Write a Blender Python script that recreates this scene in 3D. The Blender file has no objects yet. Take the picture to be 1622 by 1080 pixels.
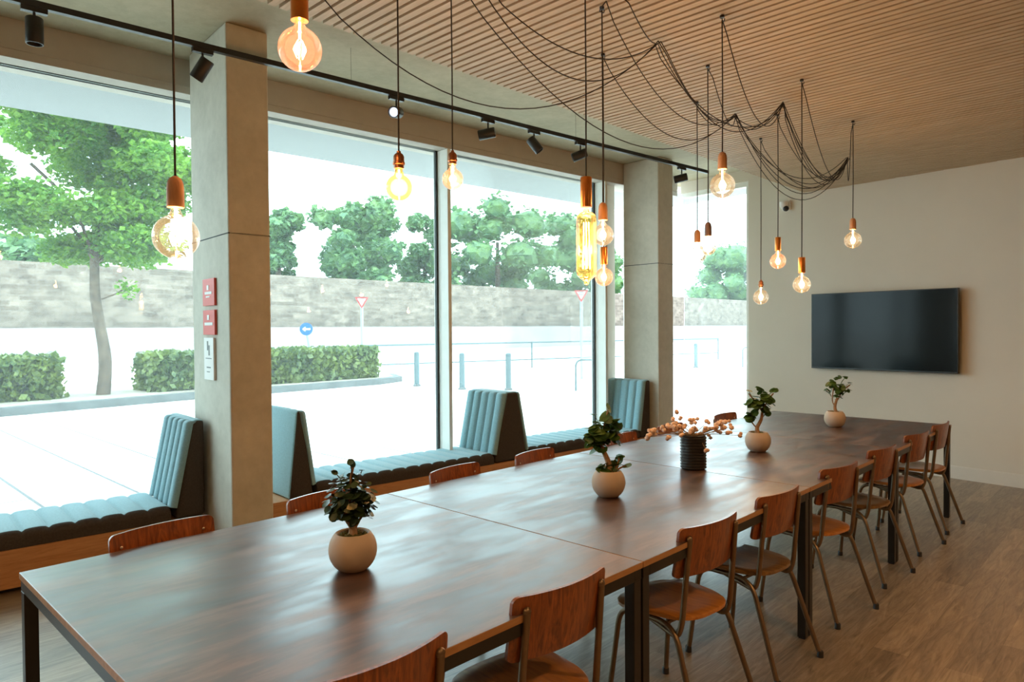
import bpy, bmesh, math, random
from math import sin, cos, pi, radians, sqrt
from mathutils import Vector, Matrix, Euler
random.seed(7)
SC = bpy.context.scene
COL = SC.collection

# ------------------------------------------------------------------ camera
def cam_basis(yaw, pitch, roll):
    f = Vector((-sin(yaw)*cos(pitch), cos(yaw)*cos(pitch), sin(pitch)))
    r = f.cross(Vector((0, 0, 1))).normalized(); u = r.cross(f)
    c, s = cos(roll), sin(roll)
    return f, c*r - s*u, s*r + c*u
cam_data = bpy.data.cameras.new('camera'); cam = bpy.data.objects.new('camera', cam_data); COL.objects.link(cam)
f_, r_, u_ = cam_basis(radians(43.8), radians(-1.0), radians(0.41))
cam.matrix_world = Matrix(((r_.x, u_.x, -f_.x, 0), (r_.y, u_.y, -f_.y, 0), (r_.z, u_.z, -f_.z, 1.546), (0, 0, 0, 1)))
cam_data.sensor_fit = 'HORIZONTAL'; cam_data.sensor_width = 36.0
cam_data.lens = 1100.0/1622.0*36.0
cam_data.clip_start = 0.05; cam_data.clip_end = 500
SC.camera = cam

# ------------------------------------------------------------------ world, lights, exposure
SC.view_settings.view_transform = 'Standard'; SC.view_settings.look = 'None'
SC.view_settings.gamma = 1.0; SC.view_settings.use_curve_mapping = False
SC.view_settings.exposure = 1.0
SC.cycles.max_bounces = 10; SC.cycles.diffuse_bounces = 5; SC.cycles.transparent_max_bounces = 24
SC.cycles.sample_clamp_indirect = 6.0; SC.cycles.use_denoising = True
SC.cycles.caustics_reflective = False; SC.cycles.caustics_refractive = False
W = bpy.data.worlds.new('overcast_sky'); SC.world = W; W.use_nodes = True
wn = W.node_tree.nodes; bg = wn['Background']
bg.inputs['Color'].default_value = (0.72, 0.90, 1.0, 1); bg.inputs['Strength'].default_value = 3.6

def lamp(name, kind, loc, energy, color, **kw):
    l = bpy.data.lights.new(name, kind); l.energy = energy; l.color = color
    for k, v in kw.items(): setattr(l, k, v)
    o = bpy.data.objects.new(name, l); COL.objects.link(o); o.location = loc
    return o
sun = lamp('sun', 'SUN', (0, 0, 20), 0.8, (1.0, 0.95, 0.85), angle=radians(8))
sun.rotation_euler = (Vector((0.75, -0.35, 0.75))).to_track_quat('Z', 'Y').to_euler()
WARM = (1.0, 0.58, 0.26)
# ceiling downlights of the room, behind and beside the camera
for i, (x, y) in enumerate([(0.9, 5.6), (0.9, 2.6), (0.9, -0.4), (-1.6, -1.2), (2.6, 4.0), (2.6, 1.0)]):
    o = lamp('downlight', 'SPOT', (x, y, 3.05), 62, WARM, spot_size=radians(150), spot_blend=0.9, shadow_soft_size=0.08)

# ------------------------------------------------------------------ helpers: materials
MATS = {}
def new_mat(name):
    m = bpy.data.materials.new(name); m.use_nodes = True
    MATS[name] = m
    return m, m.node_tree.nodes, m.node_tree.links, m.node_tree.nodes['Principled BSDF']
def coords(nodes, links, scale=(1, 1, 1), rot=(0, 0, 0)):
    tc = nodes.new('ShaderNodeTexCoord'); mp = nodes.new('ShaderNodeMapping')
    mp.inputs['Scale'].default_value = scale; mp.inputs['Rotation'].default_value = rot
    links.new(tc.outputs['Object'], mp.inputs['Vector']); return mp.outputs['Vector']
def ramp(nodes, links, fac, stops):
    r = nodes.new('ShaderNodeValToRGB'); e = r.color_ramp.elements
    e[0].position, e[0].color = stops[0][0], (*stops[0][1], 1)
    e[1].position, e[1].color = stops[-1][0], (*stops[-1][1], 1)
    for p, c in stops[1:-1]:
        n = e.new(p); n.color = (*c, 1)
    links.new(fac, r.inputs['Fac']); return r.outputs['Color']
def noise(nodes, links, vec, scale=5, detail=4, rough=0.6, dist=0.0):
    n = nodes.new('ShaderNodeTexNoise'); n.inputs['Scale'].default_value = scale
    n.inputs['Detail'].default_value = detail; n.inputs['Roughness'].default_value = rough
    n.inputs['Distortion'].default_value = dist
    links.new(vec, n.inputs['Vector']); return n.outputs['Fac']
def bump(nodes, links, p, height, strength=0.2, dist=0.01):
    b = nodes.new('ShaderNodeBump'); b.inputs['Strength'].default_value = strength; b.inputs['Distance'].default_value = dist
    links.new(height, b.inputs['Height']); links.new(b.outputs['Normal'], p.inputs['Normal'])
def plain(name, color, rough=0.5, metal=0.0, var=0.08, scale=8, spec=0.5, bmp=0.0, **kw):
    m, n, l, p = new_mat(name)
    v = coords(n, l); nz = noise(n, l, v, scale)
    c1 = tuple(max(0, c*(1-var)) for c in color); c2 = tuple(min(1, c*(1+var)) for c in color)
    l.new(ramp(n, l, nz, [(0.3, c1), (0.7, c2)]), p.inputs['Base Color'])
    p.inputs['Roughness'].default_value = rough; p.inputs['Metallic'].default_value = metal
    p.inputs['Specular IOR Level'].default_value = spec
    if bmp: bump(n, l, p, nz, bmp)
    for k, val in kw.items(): p.inputs[k].default_value = val
    return m
def wood(name, c1, c2, scale=(12, 1, 12), rough=0.4, coat=0.0, nscale=3, dist=1.2, bmp=0.05, spec=0.5):
    m, n, l, p = new_mat(name)
    v = coords(n, l, scale); nz = noise(n, l, v, nscale, 6, 0.65, dist)
    l.new(ramp(n, l, nz, [(0.32, c1), (0.5, tuple((a+b)/2 for a, b in zip(c1, c2))), (0.68, c2)]), p.inputs['Base Color'])
    p.inputs['Roughness'].default_value = rough; p.inputs['Coat Weight'].default_value = coat
    p.inputs['Coat Roughness'].default_value = 0.2; p.inputs['Specular IOR Level'].default_value = spec
    bump(n, l, p, nz, bmp, 0.004)
    return m
def glass_mat(name, tint=(1, 1, 1), refl=1.0, ior=1.45, rough=0.0, haze=0.0, emit=None, haze_col=(0.9, 0.97, 1.0)):
    m = bpy.data.materials.new(name); m.use_nodes = True; n = m.node_tree.nodes; l = m.node_tree.links
    n.remove(n['Principled BSDF']); out = n['Material Output']
    tr = n.new('ShaderNodeBsdfTransparent'); tr.inputs['Color'].default_value = (*tint, 1)
    gl = n.new('ShaderNodeBsdfGlossy'); gl.inputs['Roughness'].default_value = rough
    fr = n.new('ShaderNodeFresnel'); fr.inputs['IOR'].default_value = ior
    mul = n.new('ShaderNodeMath'); mul.operation = 'MULTIPLY'; mul.inputs[1].default_value = refl
    l.new(fr.outputs[0], mul.inputs[0])
    mx = n.new('ShaderNodeMixShader'); l.new(mul.outputs[0], mx.inputs[0]); l.new(tr.outputs[0], mx.inputs[1]); l.new(gl.outputs[0], mx.inputs[2])
    last = mx.outputs[0]
    if haze:
        tl = n.new('ShaderNodeBsdfTranslucent'); tl.inputs['Color'].default_value = (*haze_col, 1)
        m2 = n.new('ShaderNodeMixShader'); m2.inputs[0].default_value = haze
        l.new(last, m2.inputs[1]); l.new(tl.outputs[0], m2.inputs[2]); last = m2.outputs[0]
    if emit:
        em = n.new('ShaderNodeEmission'); em.inputs['Color'].default_value = (*emit[0], 1); em.inputs['Strength'].default_value = emit[1]
        ad = n.new('ShaderNodeAddShader'); l.new(last, ad.inputs[0]); l.new(em.outputs[0], ad.inputs[1]); last = ad.outputs[0]
    l.new(last, out.inputs['Surface']); MATS[name] = m
    return m
def emis(name, color, strength):
    m, n, l, p = new_mat(name)
    p.inputs['Base Color'].default_value = (*color, 1); p.inputs['Emission Color'].default_value = (*color, 1)
    p.inputs['Emission Strength'].default_value = strength
    return m

# materials ---------------------------------------------------------
M_wall = plain('painted_wall', (0.72, 0.69, 0.61), 0.75, var=0.02, scale=2)
M_wallw = wood('dark_unseen_walls', (0.20, 0.12, 0.07), (0.30, 0.19, 0.11), (8, 8, 1), 0.5)  # walls out of view; dark wood tone made up to cut bounce light
M_base = plain('painted_skirting', (0.74, 0.72, 0.66), 0.5, var=0.02)
M_frame = plain('window_frame_paint', (0.80, 0.83, 0.79), 0.45, var=0.03)
M_gasket = plain('dark_gasket', (0.03, 0.04, 0.04), 0.6)
M_header = plain('header_board', (0.50, 0.46, 0.40), 0.7, var=0.04)
M_black = plain('black_powder_metal', (0.018, 0.017, 0.016), 0.42, var=0.15)
M_steel = plain('table_frame_steel', (0.022, 0.020, 0.018), 0.38, 0.3, var=0.2)
M_cord = plain('braided_cord', (0.02, 0.018, 0.016), 0.8, var=0.3, scale=60)
M_bronze = plain('bronze_tube', (0.20, 0.14, 0.085), 0.36, 0.75, var=0.12)
M_rivet = plain('rivet_metal', (0.75, 0.68, 0.55), 0.3, 0.9)
M_copper = plain('brushed_copper', (0.80, 0.30, 0.07), 0.28, 0.9, var=0.08, scale=30)
M_vint = plain('aged_copper_holder', (0.36, 0.15, 0.07), 0.38, 0.85, var=0.3, scale=30)
M_woodh = wood('turned_wood_holder', (0.42, 0.20, 0.09), (0.62, 0.33, 0.16), (30, 30, 4), 0.55)
M_darkh = wood('dark_wood_holder', (0.10, 0.06, 0.05), (0.20, 0.12, 0.09), (30, 30, 4), 0.55)
M_teal = plain('teal_wool_fabric', (0.25, 0.44, 0.50), 0.85, var=0.12, scale=90, spec=0.25, bmp=0.15)
M_teal.node_tree.nodes['Principled BSDF'].inputs['Sheen Weight'].default_value = 0.3
M_anthshade = plain('anthracite_and_shaded_teal', (0.065, 0.055, 0.048), 0.9, var=0.15, scale=90, spec=0.2, bmp=0.1)
M_ply = wood('bench_plywood', (0.46, 0.21, 0.08), (0.62, 0.32, 0.14), (2, 2, 26), 0.5, 0.1, 2)
M_plate = wood('chair_backrest_wood', (0.085, 0.020, 0.006), (0.34, 0.095, 0.020), (14, 14, 1.6), 0.33, 0.35, 2.4, 2.5)
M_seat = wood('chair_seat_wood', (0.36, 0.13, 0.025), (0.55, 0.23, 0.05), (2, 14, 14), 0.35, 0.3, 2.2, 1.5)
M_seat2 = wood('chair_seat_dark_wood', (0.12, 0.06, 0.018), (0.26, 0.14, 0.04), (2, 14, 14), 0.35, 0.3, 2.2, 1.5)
M_edge = wood('table_edge_wood', (0.30, 0.14, 0.05), (0.45, 0.24, 0.10), (10, 1, 10), 0.45)
M_pot = plain('matt_clay_pot', (0.50, 0.40, 0.31), 0.7, var=0.04, scale=20)
M_soil = plain('moss_and_soil', (0.10, 0.10, 0.03), 0.95, var=0.7, scale=60, bmp=0.5)
M_bark = plain('bonsai_bark', (0.35, 0.20, 0.10), 0.8, var=0.35, scale=40, bmp=0.4)
M_vase = plain('black_ribbed_ceramic', (0.022, 0.020, 0.019), 0.38, var=0.2)
M_flower = plain('dried_peach_flower', (0.92, 0.58, 0.42), 0.85, var=0.3, scale=50)
M_stem = plain('dried_stem', (0.30, 0.20, 0.10), 0.8)
M_tvb = plain('television_bezel', (0.012, 0.012, 0.013), 0.3)
M_tvs = plain('television_screen', (0.003, 0.004, 0.005), 0.12, var=0.0, spec=0.2)
M_red = plain('red_notice', (0.72, 0.10, 0.08), 0.45, var=0.03)
M_white = plain('white_print', (0.85, 0.85, 0.83), 0.5, var=0.02)
M_grey = plain('grey_print', (0.25, 0.27, 0.27), 0.6)
M_signred = plain('sign_red', (0.35, 0.03, 0.03), 0.4, var=0.02)
M_signwhite = plain('sign_white', (0.38, 0.38, 0.38), 0.4, var=0.02)
M_cam = plain('camera_housing', (0.8, 0.8, 0.78), 0.35)
M_blue = plain('blue_sign_face', (0.01, 0.10, 0.32), 0.5, var=0.02)
M_pole = plain('galvanised_pole', (0.25, 0.33, 0.36), 0.5, 0.3)
M_rail = plain('painted_street_rail', (0.07, 0.11, 0.12), 0.5, 0.2)
M_trunk = plain('tree_bark', (0.10, 0.075, 0.055), 0.9, var=0.4, scale=6, bmp=0.5)
M_kerb = plain('stone_kerb', (0.09, 0.10, 0.10), 0.9, var=0.2, scale=3)
M_soffit = plain('soffit_panel', (0.26, 0.28, 0.29), 0.6, var=0.05, scale=1)
M_glass = glass_mat('window_glass', (0.93, 0.98, 0.96), 0.3, 1.5, haze=0.03)
M_bulb = glass_mat('clear_bulb_glass', (0.99, 0.97, 0.94), 0.8, 1.45, haze=0.015)
M_bulbr = glass_mat('rose_bulb_glass', (0.99, 0.78, 0.72), 0.8, 1.45, haze=0.03, haze_col=(1.0, 0.6, 0.55))
M_bulby = glass_mat('amber_bulb_glass', (0.98, 0.76, 0.40), 0.8, 1.5, haze=0.03, haze_col=(1.0, 0.75, 0.3))
M_fil = emis('glowing_filament', (1.0, 0.55, 0.20), 60.0)
M_lens = emis('lit_spot_lens', (0.75, 0.85, 1.0), 0.6)

def leafmat(name, c1, c2, transl=0.35, rough=0.5):
    m, n, l, p = new_mat(name)
    v = coords(n, l); nz = noise(n, l, v, 1.3, 3)
    oi = n.new('ShaderNodeTexNoise'); oi.inputs['Scale'].default_value = 17; l.new(v, oi.inputs['Vector'])
    mixf = n.new('ShaderNodeMath'); mixf.operation = 'ADD'; l.new(nz, mixf.inputs[0]); l.new(oi.outputs['Fac'], mixf.inputs[1])
    hf = n.new('ShaderNodeMath'); hf.operation = 'MULTIPLY'; hf.inputs[1].default_value = 0.5; l.new(mixf.outputs[0], hf.inputs[0])
    col = ramp(n, l, hf.outputs[0], [(0.38, c1), (0.62, c2)])
    l.new(col, p.inputs['Base Color']); p.inputs['Roughness'].default_value = rough
    tl = n.new('ShaderNodeBsdfTranslucent'); l.new(col, tl.inputs['Color'])
    mx = n.new('ShaderNodeMixShader'); mx.inputs[0].default_value = transl
    l.new(p.outputs[0], mx.inputs[1]); l.new(tl.outputs[0], mx.inputs[2]); l.new(mx.outputs[0], n['Material Output'].inputs['Surface'])
    return m
M_leafp = leafmat('houseplant_leaf', (0.025, 0.060, 0.015), (0.10, 0.20, 0.035), 0.25, 0.35)
M_leafd = leafmat('glossy_dark_leaf', (0.018, 0.035, 0.016), (0.05, 0.085, 0.03), 0.12, 0.28)
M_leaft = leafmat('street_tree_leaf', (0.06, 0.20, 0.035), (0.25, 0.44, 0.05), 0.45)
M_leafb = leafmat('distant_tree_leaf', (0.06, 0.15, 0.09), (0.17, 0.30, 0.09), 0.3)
M_leafh = leafmat('hedge_leaf', (0.035, 0.085, 0.035), (0.19, 0.25, 0.045), 0.3)

def concrete(name, c1, c2, scale=1.6):
    m, n, l, p = new_mat(name)
    v = coords(n, l); a = noise(n, l, v, scale, 8, 0.6, 0.6); b = noise(n, l, v, 14, 5, 0.7)
    mx = n.new('ShaderNodeMath'); mx.operation = 'MULTIPLY_ADD'; mx.inputs[1].default_value = 0.35; l.new(b, mx.inputs[0])
    sc = n.new('ShaderNodeMath'); sc.operation = 'MULTIPLY'; sc.inputs[1].default_value = 0.65; l.new(a, sc.inputs[0]); l.new(sc.outputs[0], mx.inputs[2])
    l.new(ramp(n, l, mx.outputs[0], [(0.36, c1), (0.5, tuple((x+y)/2 for x, y in zip(c1, c2))), (0.64, c2)]), p.inputs['Base Color'])
    p.inputs['Roughness'].default_value = 0.75; bump(n, l, p, b, 0.15, 0.004)
    return m
M_conc = concrete('cast_concrete', (0.50, 0.48, 0.40), (0.66, 0.63, 0.54))
M_concc = concrete('concrete_soffit', (0.36, 0.31, 0.20), (0.50, 0.44, 0.30), 1.1)
M_pale = concrete('pale_retaining_base', (0.22, 0.22, 0.22), (0.30, 0.30, 0.29), 0.4)

# floor planks
def plank_mat():
    m, n, l, p = new_mat('plank_floor')
    v = coords(n, l, (1, 1, 1), (0, 0, radians(90)))
    br = n.new('ShaderNodeTexBrick'); br.offset = 0.37; br.inputs['Scale'].default_value = 1.0
    br.inputs['Brick Width'].default_value = 1.2; br.inputs['Row Height'].default_value = 0.15
    br.inputs['Mortar Size'].default_value = 0.0012; br.inputs['Bias'].default_value = 0.0
    br.inputs['Color1'].default_value = (0.15, 0.15, 0.15, 1); br.inputs['Color2'].default_value = (0.85, 0.85, 0.85, 1)
    br.inputs['Mortar'].default_value = (0.0, 0.0, 0.0, 1)
    l.new(v, br.inputs['Vector'])
    v2 = coords(n, l, (10, 1.0, 10)); g = noise(n, l, v2, 3.2, 8, 0.68, 1.5)
    bw = n.new('ShaderNodeRGBToBW'); l.new(br.outputs['Color'], bw.inputs[0])
    a = n.new('ShaderNodeMath'); a.operation = 'MULTIPLY_ADD'; a.inputs[1].default_value = 0.22; l.new(bw.outputs[0], a.inputs[0])
    b = n.new('ShaderNodeMath'); b.operation = 'MULTIPLY'; b.inputs[1].default_value = 0.8; l.new(g, b.inputs[0]); l.new(b.outputs[0], a.inputs[2])
    l.new(ramp(n, l, a.outputs[0], [(0.30, (0.085, 0.060, 0.038)), (0.5, (0.23, 0.17, 0.108)), (0.72, (0.40, 0.31, 0.205))]), p.inputs['Base Color'])
    p.inputs['Roughness'].default_value = 0.36; p.inputs['Coat Weight'].default_value = 0.25; p.inputs['Coat Roughness'].default_value = 0.3
    bump(n, l, p, g, 0.08, 0.003)
    return m
M_floor = plank_mat()
def table_mat():
    m, n, l, p = new_mat('stained_table_top')
    v = coords(n, l, (5, 0.9, 5)); oi = n.new('ShaderNodeObjectInfo'); va = n.new('ShaderNodeVectorMath'); va.operation = 'MULTIPLY_ADD'
    va.inputs[1].default_value = (1, 1, 0); sc = n.new('ShaderNodeVectorMath'); sc.operation = 'SCALE'; sc.inputs[0].default_value = (31.7, 17.3, 9.1)
    l.new(oi.outputs['Random'], sc.inputs['Scale']); l.new(v, va.inputs[0]); l.new(sc.outputs[0], va.inputs[2]); v = va.outputs[0]
    g = noise(n, l, v, 3.0, 6, 0.6, 0.0)
    v2 = coords(n, l, (1.2, 0.7, 0.01)); g2 = noise(n, l, v2, 3.0, 3, 0.6, 0.5)
    l.new(ramp(n, l, g, [(0.34, (0.028, 0.013, 0.010)), (0.5, (0.075, 0.038, 0.026)), (0.66, (0.17, 0.10, 0.07))]), p.inputs['Base Color'])
    r = n.new('ShaderNodeMapRange'); r.clamp = True; r.interpolation_type = 'SMOOTHSTEP'; r.inputs['To Min'].default_value = 0.31; r.inputs['To Max'].default_value = 0.52
    ad = n.new('ShaderNodeMath'); ad.operation = 'ADD'; l.new(g, ad.inputs[0]); l.new(g2, ad.inputs[1])
    r.inputs['From Min'].default_value = 0.75; r.inputs['From Max'].default_value = 1.25
    l.new(ad.outputs[0], r.inputs['Value']); l.new(r.outputs[0], p.inputs['Roughness'])
    p.inputs['Specular IOR Level'].default_value = 0.65; p.inputs['Coat Weight'].default_value = 0.6; p.inputs['Coat Roughness'].default_value = 0.34
    return m
M_top = table_mat()
M_slat = wood('ceiling_slat_wood', (0.42, 0.32, 0.20), (0.56, 0.44, 0.30), (1, 10, 10), 0.6, 0, 2)
M_void = plain('ceiling_void', (0.02, 0.014, 0.01), 0.9)
def paving():
    m, n, l, p = new_mat('pale_paving')
    v = coords(n, l); br = n.new('ShaderNodeTexBrick'); br.inputs['Scale'].default_value = 1.0
    br.inputs['Brick Width'].default_value = 1.6; br.inputs['Row Height'].default_value = 0.8; br.inputs['Mortar Size'].default_value = 0.018
    br.inputs['Color1'].default_value = (0.70, 0.65, 0.60, 1); br.inputs['Color2'].default_value = (0.76, 0.71, 0.66, 1); br.inputs['Mortar'].default_value = (0.12, 0.12, 0.12, 1)
    l.new(v, br.inputs['Vector']); l.new(br.outputs['Color'], p.inputs['Base Color']); p.inputs['Roughness'].default_value = 0.85
    return m
M_pave = paving()
def stone():
    m, n, l, p = new_mat('rubble_stone')
    tc = n.new('ShaderNodeTexCoord'); sep = n.new('ShaderNodeSeparateXYZ'); cmb = n.new('ShaderNodeCombineXYZ')
    l.new(tc.outputs['Object'], sep.inputs[0]); l.new(sep.outputs['Y'], cmb.inputs['X']); l.new(sep.outputs['Z'], cmb.inputs['Y'])
    br = n.new('ShaderNodeTexBrick'); br.inputs['Scale'].default_value = 1.0; br.inputs['Brick Width'].default_value = 0.75
    br.inputs['Row Height'].default_value = 0.26; br.inputs['Mortar Size'].default_value = 0.02
    br.inputs['Color1'].default_value = (0.125, 0.105, 0.085, 1); br.inputs['Color2'].default_value = (0.21, 0.18, 0.15, 1); br.inputs['Mortar'].default_value = (0.18, 0.16, 0.14, 1)
    l.new(cmb.outputs[0], br.inputs['Vector'])
    nz = noise(n, l, cmb.outputs[0], 1.1, 8, 0.75); cr = ramp(n, l, nz, [(0.35, (0.55, 0.52, 0.5)), (0.65, (1.15, 1.1, 1.05))])
    mx = n.new('ShaderNodeMix'); mx.data_type = 'RGBA'; mx.blend_type = 'MULTIPLY'; mx.inputs['Factor'].default_value = 1.0
    l.new(br.outputs['Color'], mx.inputs['A']); l.new(cr, mx.inputs['B']); l.new(mx.outputs['Result'], p.inputs['Base Color'])
    p.inputs['Roughness'].default_value = 0.95
    return m
M_stone = stone()

# ------------------------------------------------------------------ helpers: geometry
def tag(o, label=None, cat=None, group=None, kind=None):
    if label: o['label'] = label
    if cat: o['category'] = cat
    if group: o['group'] = group
    if kind: o['kind'] = kind
    return o
def obj(name, bm, mats, parent=None, smooth=False, loc=None, bevel=0.0, bseg=2):
    me = bpy.data.meshes.new(name)
    bmesh.ops.recalc_face_normals(bm, faces=bm.faces)
    bm.to_mesh(me); bm.free()
    for m in (mats if isinstance(mats, (list, tuple)) else [mats]): me.materials.append(m)
    if smooth:
        me.polygons.foreach_set('use_smooth', [True]*len(me.polygons))
    o = bpy.data.objects.new(name, me); COL.objects.link(o)
    if smooth:
        try: me.set_sharp_from_angle(angle=radians(40))
        except Exception: pass
    if loc: o.location = loc
    if parent: o.parent = parent
    if bevel:
        b = o.modifiers.new('bevel', 'BEVEL'); b.width = bevel; b.segments = bseg; b.limit_method = 'ANGLE'; b.angle_limit = radians(40)
    return o
def empty(name, loc=(0, 0, 0), rz=0, label=None, cat=None, group=None):
    o = bpy.data.objects.new(name, None); COL.objects.link(o); o.location = loc; o.rotation_euler = (0, 0, rz)
    o.empty_display_size = 0.1
    return tag(o, label, cat, group)
def BM(): return bmesh.new()
def box(bm, x0, x1, y0, y1, z0, z1, M=None, mi=0):
    vs = [bm.verts.new((M @ Vector(c)) if M else c) for c in ((x0,y0,z0),(x1,y0,z0),(x1,y1,z0),(x0,y1,z0),(x0,y0,z1),(x1,y0,z1),(x1,y1,z1),(x0,y1,z1))]
    for f in ((0,1,2,3),(4,5,6,7),(0,1,5,4),(1,2,6,5),(2,3,7,6),(3,0,4,7)):
        fc = bm.faces.new([vs[i] for i in f]); fc.material_index = mi
    return vs
def prism(bm, pts, z0, z1, mi=0):
    a = [bm.verts.new((p[0], p[1], z0)) for p in pts]; b = [bm.verts.new((p[0], p[1], z1)) for p in pts]
    n = len(pts)
    bm.faces.new(a).material_index = mi; bm.faces.new(b).material_index = mi
    for i in range(n): bm.faces.new((a[i], a[(i+1) % n], b[(i+1) % n], b[i])).material_index = mi
def tube(bm, pts, r, seg=8, caps=True, radii=None):
    pts = [Vector(p) for p in pts]; rings = []; up = None
    for i, p in enumerate(pts):
        t = (pts[min(i+1, len(pts)-1)] - pts[max(i-1, 0)]).normalized()
        if up is None:
            up = Vector((0, 0, 1)) if abs(t.z) < 0.9 else Vector((1, 0, 0))
        a = t.cross(up)
        if a.length < 1e-5: a = t.cross(Vector((0, 1, 0)))
        a.normalize(); b = t.cross(a).normalized(); up = a.cross(t)*1.0 if False else up
        # keep frame continuous
        if rings:
            a = (prev_a - t*prev_a.dot(t)).normalized(); b = t.cross(a)
        prev_a = a
        rr = radii[i] if radii else r
        rings.append([bm.verts.new(p + (a*cos(2*pi*k/seg) + b*sin(2*pi*k/seg))*rr) for k in range(seg)])
    for A, B in zip(rings, rings[1:]):
        for k in range(seg): bm.faces.new((A[k], A[(k+1) % seg], B[(k+1) % seg], B[k]))
    if caps:
        bm.faces.new(rings[0]); bm.faces.new(rings[-1])
def smooth_path(pts, n=6):
    pts = [Vector(p) for p in pts]; out = []
    P = [pts[0]] + pts + [pts[-1]]
    for i in range(1, len(P)-2):
        for k in range(n):
            t = k/n; a, b, c, d = P[i-1], P[i], P[i+1], P[i+2]
            out.append(0.5*((2*b) + (c-a)*t + (2*a-5*b+4*c-d)*t*t + (3*b-a-3*c+d)*t**3))
    out.append(pts[-1]); return out
def fillet(pts, r, n=5):
    pts = [Vector(p) for p in pts]; out = [pts[0]]
    for i in range(1, len(pts)-1):
        a = (pts[i-1]-pts[i]); b = (pts[i+1]-pts[i]); ra = min(r, a.length*.45, b.length*.45)
        p0 = pts[i]+a.normalized()*ra; p2 = pts[i]+b.normalized()*ra
        for k in range(n+1):
            t = k/n; out.append(p0*(1-t)**2 + pts[i]*2*t*(1-t) + p2*t*t)
    out.append(pts[-1]); return out
def lathe(bm, prof, seg=24, c=(0, 0, 0), M=None, mi=0):
    rings = []
    for r, z in prof:
        if r < 1e-5:
            v = Vector((c[0], c[1], c[2]+z)); rings.append([bm.verts.new(M @ v if M else v)])
        else:
            ring = []
            for k in range(seg):
                v = Vector((c[0]+r*cos(2*pi*k/seg), c[1]+r*sin(2*pi*k/seg), c[2]+z)); ring.append(bm.verts.new(M @ v if M else v))
            rings.append(ring)
    for A, B in zip(rings, rings[1:]):
        if len(A) == 1 and len(B) == 1: continue
        for k in range(seg):
            if len(A) == 1: f = bm.faces.new((A[0], B[(k+1) % seg], B[k]))
            elif len(B) == 1: f = bm.faces.new((A[k], A[(k+1) % seg], B[0]))
            else: f = bm.faces.new((A[k], A[(k+1) % seg], B[(k+1) % seg], B[k]))
            f.material_index = mi
def ball(bm, c, r, sub=2, squash=(1, 1, 1), jit=0.0):
    res = bmesh.ops.create_icosphere(bm, subdivisions=sub, radius=r)
    for v in res['verts']:
        k = 1 + random.uniform(-jit, jit)
        v.co = Vector((v.co.x*squash[0]*k, v.co.y*squash[1]*k, v.co.z*squash[2]*k)) + Vector(c)
def copy_tree(o, parent=None):
    c = o.copy(); COL.objects.link(c); c.parent = parent
    for ch in o.children: copy_tree(ch, c)
    return c
def struct(name, bm, mats, parent=None, **kw):
    o = obj(name, bm, mats, parent, **kw)
    if parent is None: o['kind'] = 'structure'
    return o

# ------------------------------------------------------------------ the room
A_ = radians(4.4)                                   # the window wall stands 4.4 degrees off the table axis
n_ = Vector((cos(A_), -sin(A_), 0)); d_ = Vector((sin(A_), cos(A_), 0))
def Wp(d, N, z=0.0): return n_*N + d_*d + Vector((0, 0, z))
MW = Matrix(((n_.x, d_.x, 0, 0), (n_.y, d_.y, 0, 0), (0, 0, 1, 0), (0, 0, 0, 1)))   # local x = N, y = d
a7 = radians(7.5)
P0 = Vector((-1.3, 8.12, 0)); fd = Vector((-cos(a7), sin(a7), 0)); fo = Vector((sin(a7), cos(a7), 0))
MF = Matrix(((fd.x, fo.x, 0, P0.x), (fd.y, fo.y, 0, P0.y), (0, 0, 1, 0), (0, 0, 0, 1)))  # local x = s (leftwards), y = outwards
ZC = 3.55; ZW = 3.13; NG = -5.62; XR = 3.4; YB = -3.2
def far_y(x): return P0.y + (P0.x - x)*math.tan(a7)
sC = 3.72
corner = MF @ Vector((sC, 0, 0))

bm = BM(); pb = Wp(YB/cos(A_)-0.4, NG-0.05)
pts = [(pb.x, YB-0.1), (XR+0.1, YB-0.1), (XR+0.1, far_y(XR)+0.1), tuple((MF @ Vector((sC+.05, .1, 0))).xy)]
prism(bm, pts, -0.06, 0.0); struct('floor', bm, M_floor)
bm = BM(); prism(bm, [(pb.x-0.1, YB-0.2), (XR+0.2, YB-0.2), (XR+0.2, far_y(XR)+0.25), tuple((MF @ Vector((sC+.2, .25, 0))).xy)], ZC, ZC+0.25)
struct('ceiling', bm, M_concc)
# slatted timber ceiling hung under the slab
bm = BM(); XE = -3.2
yy = YB
while yy < 8.6:
    x1 = XR
    # clip the last slats to the slanting far wall
    xa = min(XR, P0.x + (P0.y - yy - 0.003)/math.tan(a7)); xb = min(XR, P0.x + (P0.y - yy - 0.044)/math.tan(a7))
    if xb > XE + 0.02: prism(bm, [(XE, yy), (xa, yy), (xb, yy+0.041), (XE, yy+0.041)], ZW, ZW+0.03)
    yy += 0.0605
bm2 = BM(); prism(bm2, [(XE+0.02, YB), (XR, YB), (XR, far_y(XR)-0.01), (XE+0.02, far_y(XE)-0.01)], ZW+0.036, ZW+0.06)
sl = struct('ceiling_slats', bm, M_slat); sl.name = 'ceiling_2'
obj('ceiling_backing', bm2, M_void, sl)
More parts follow.
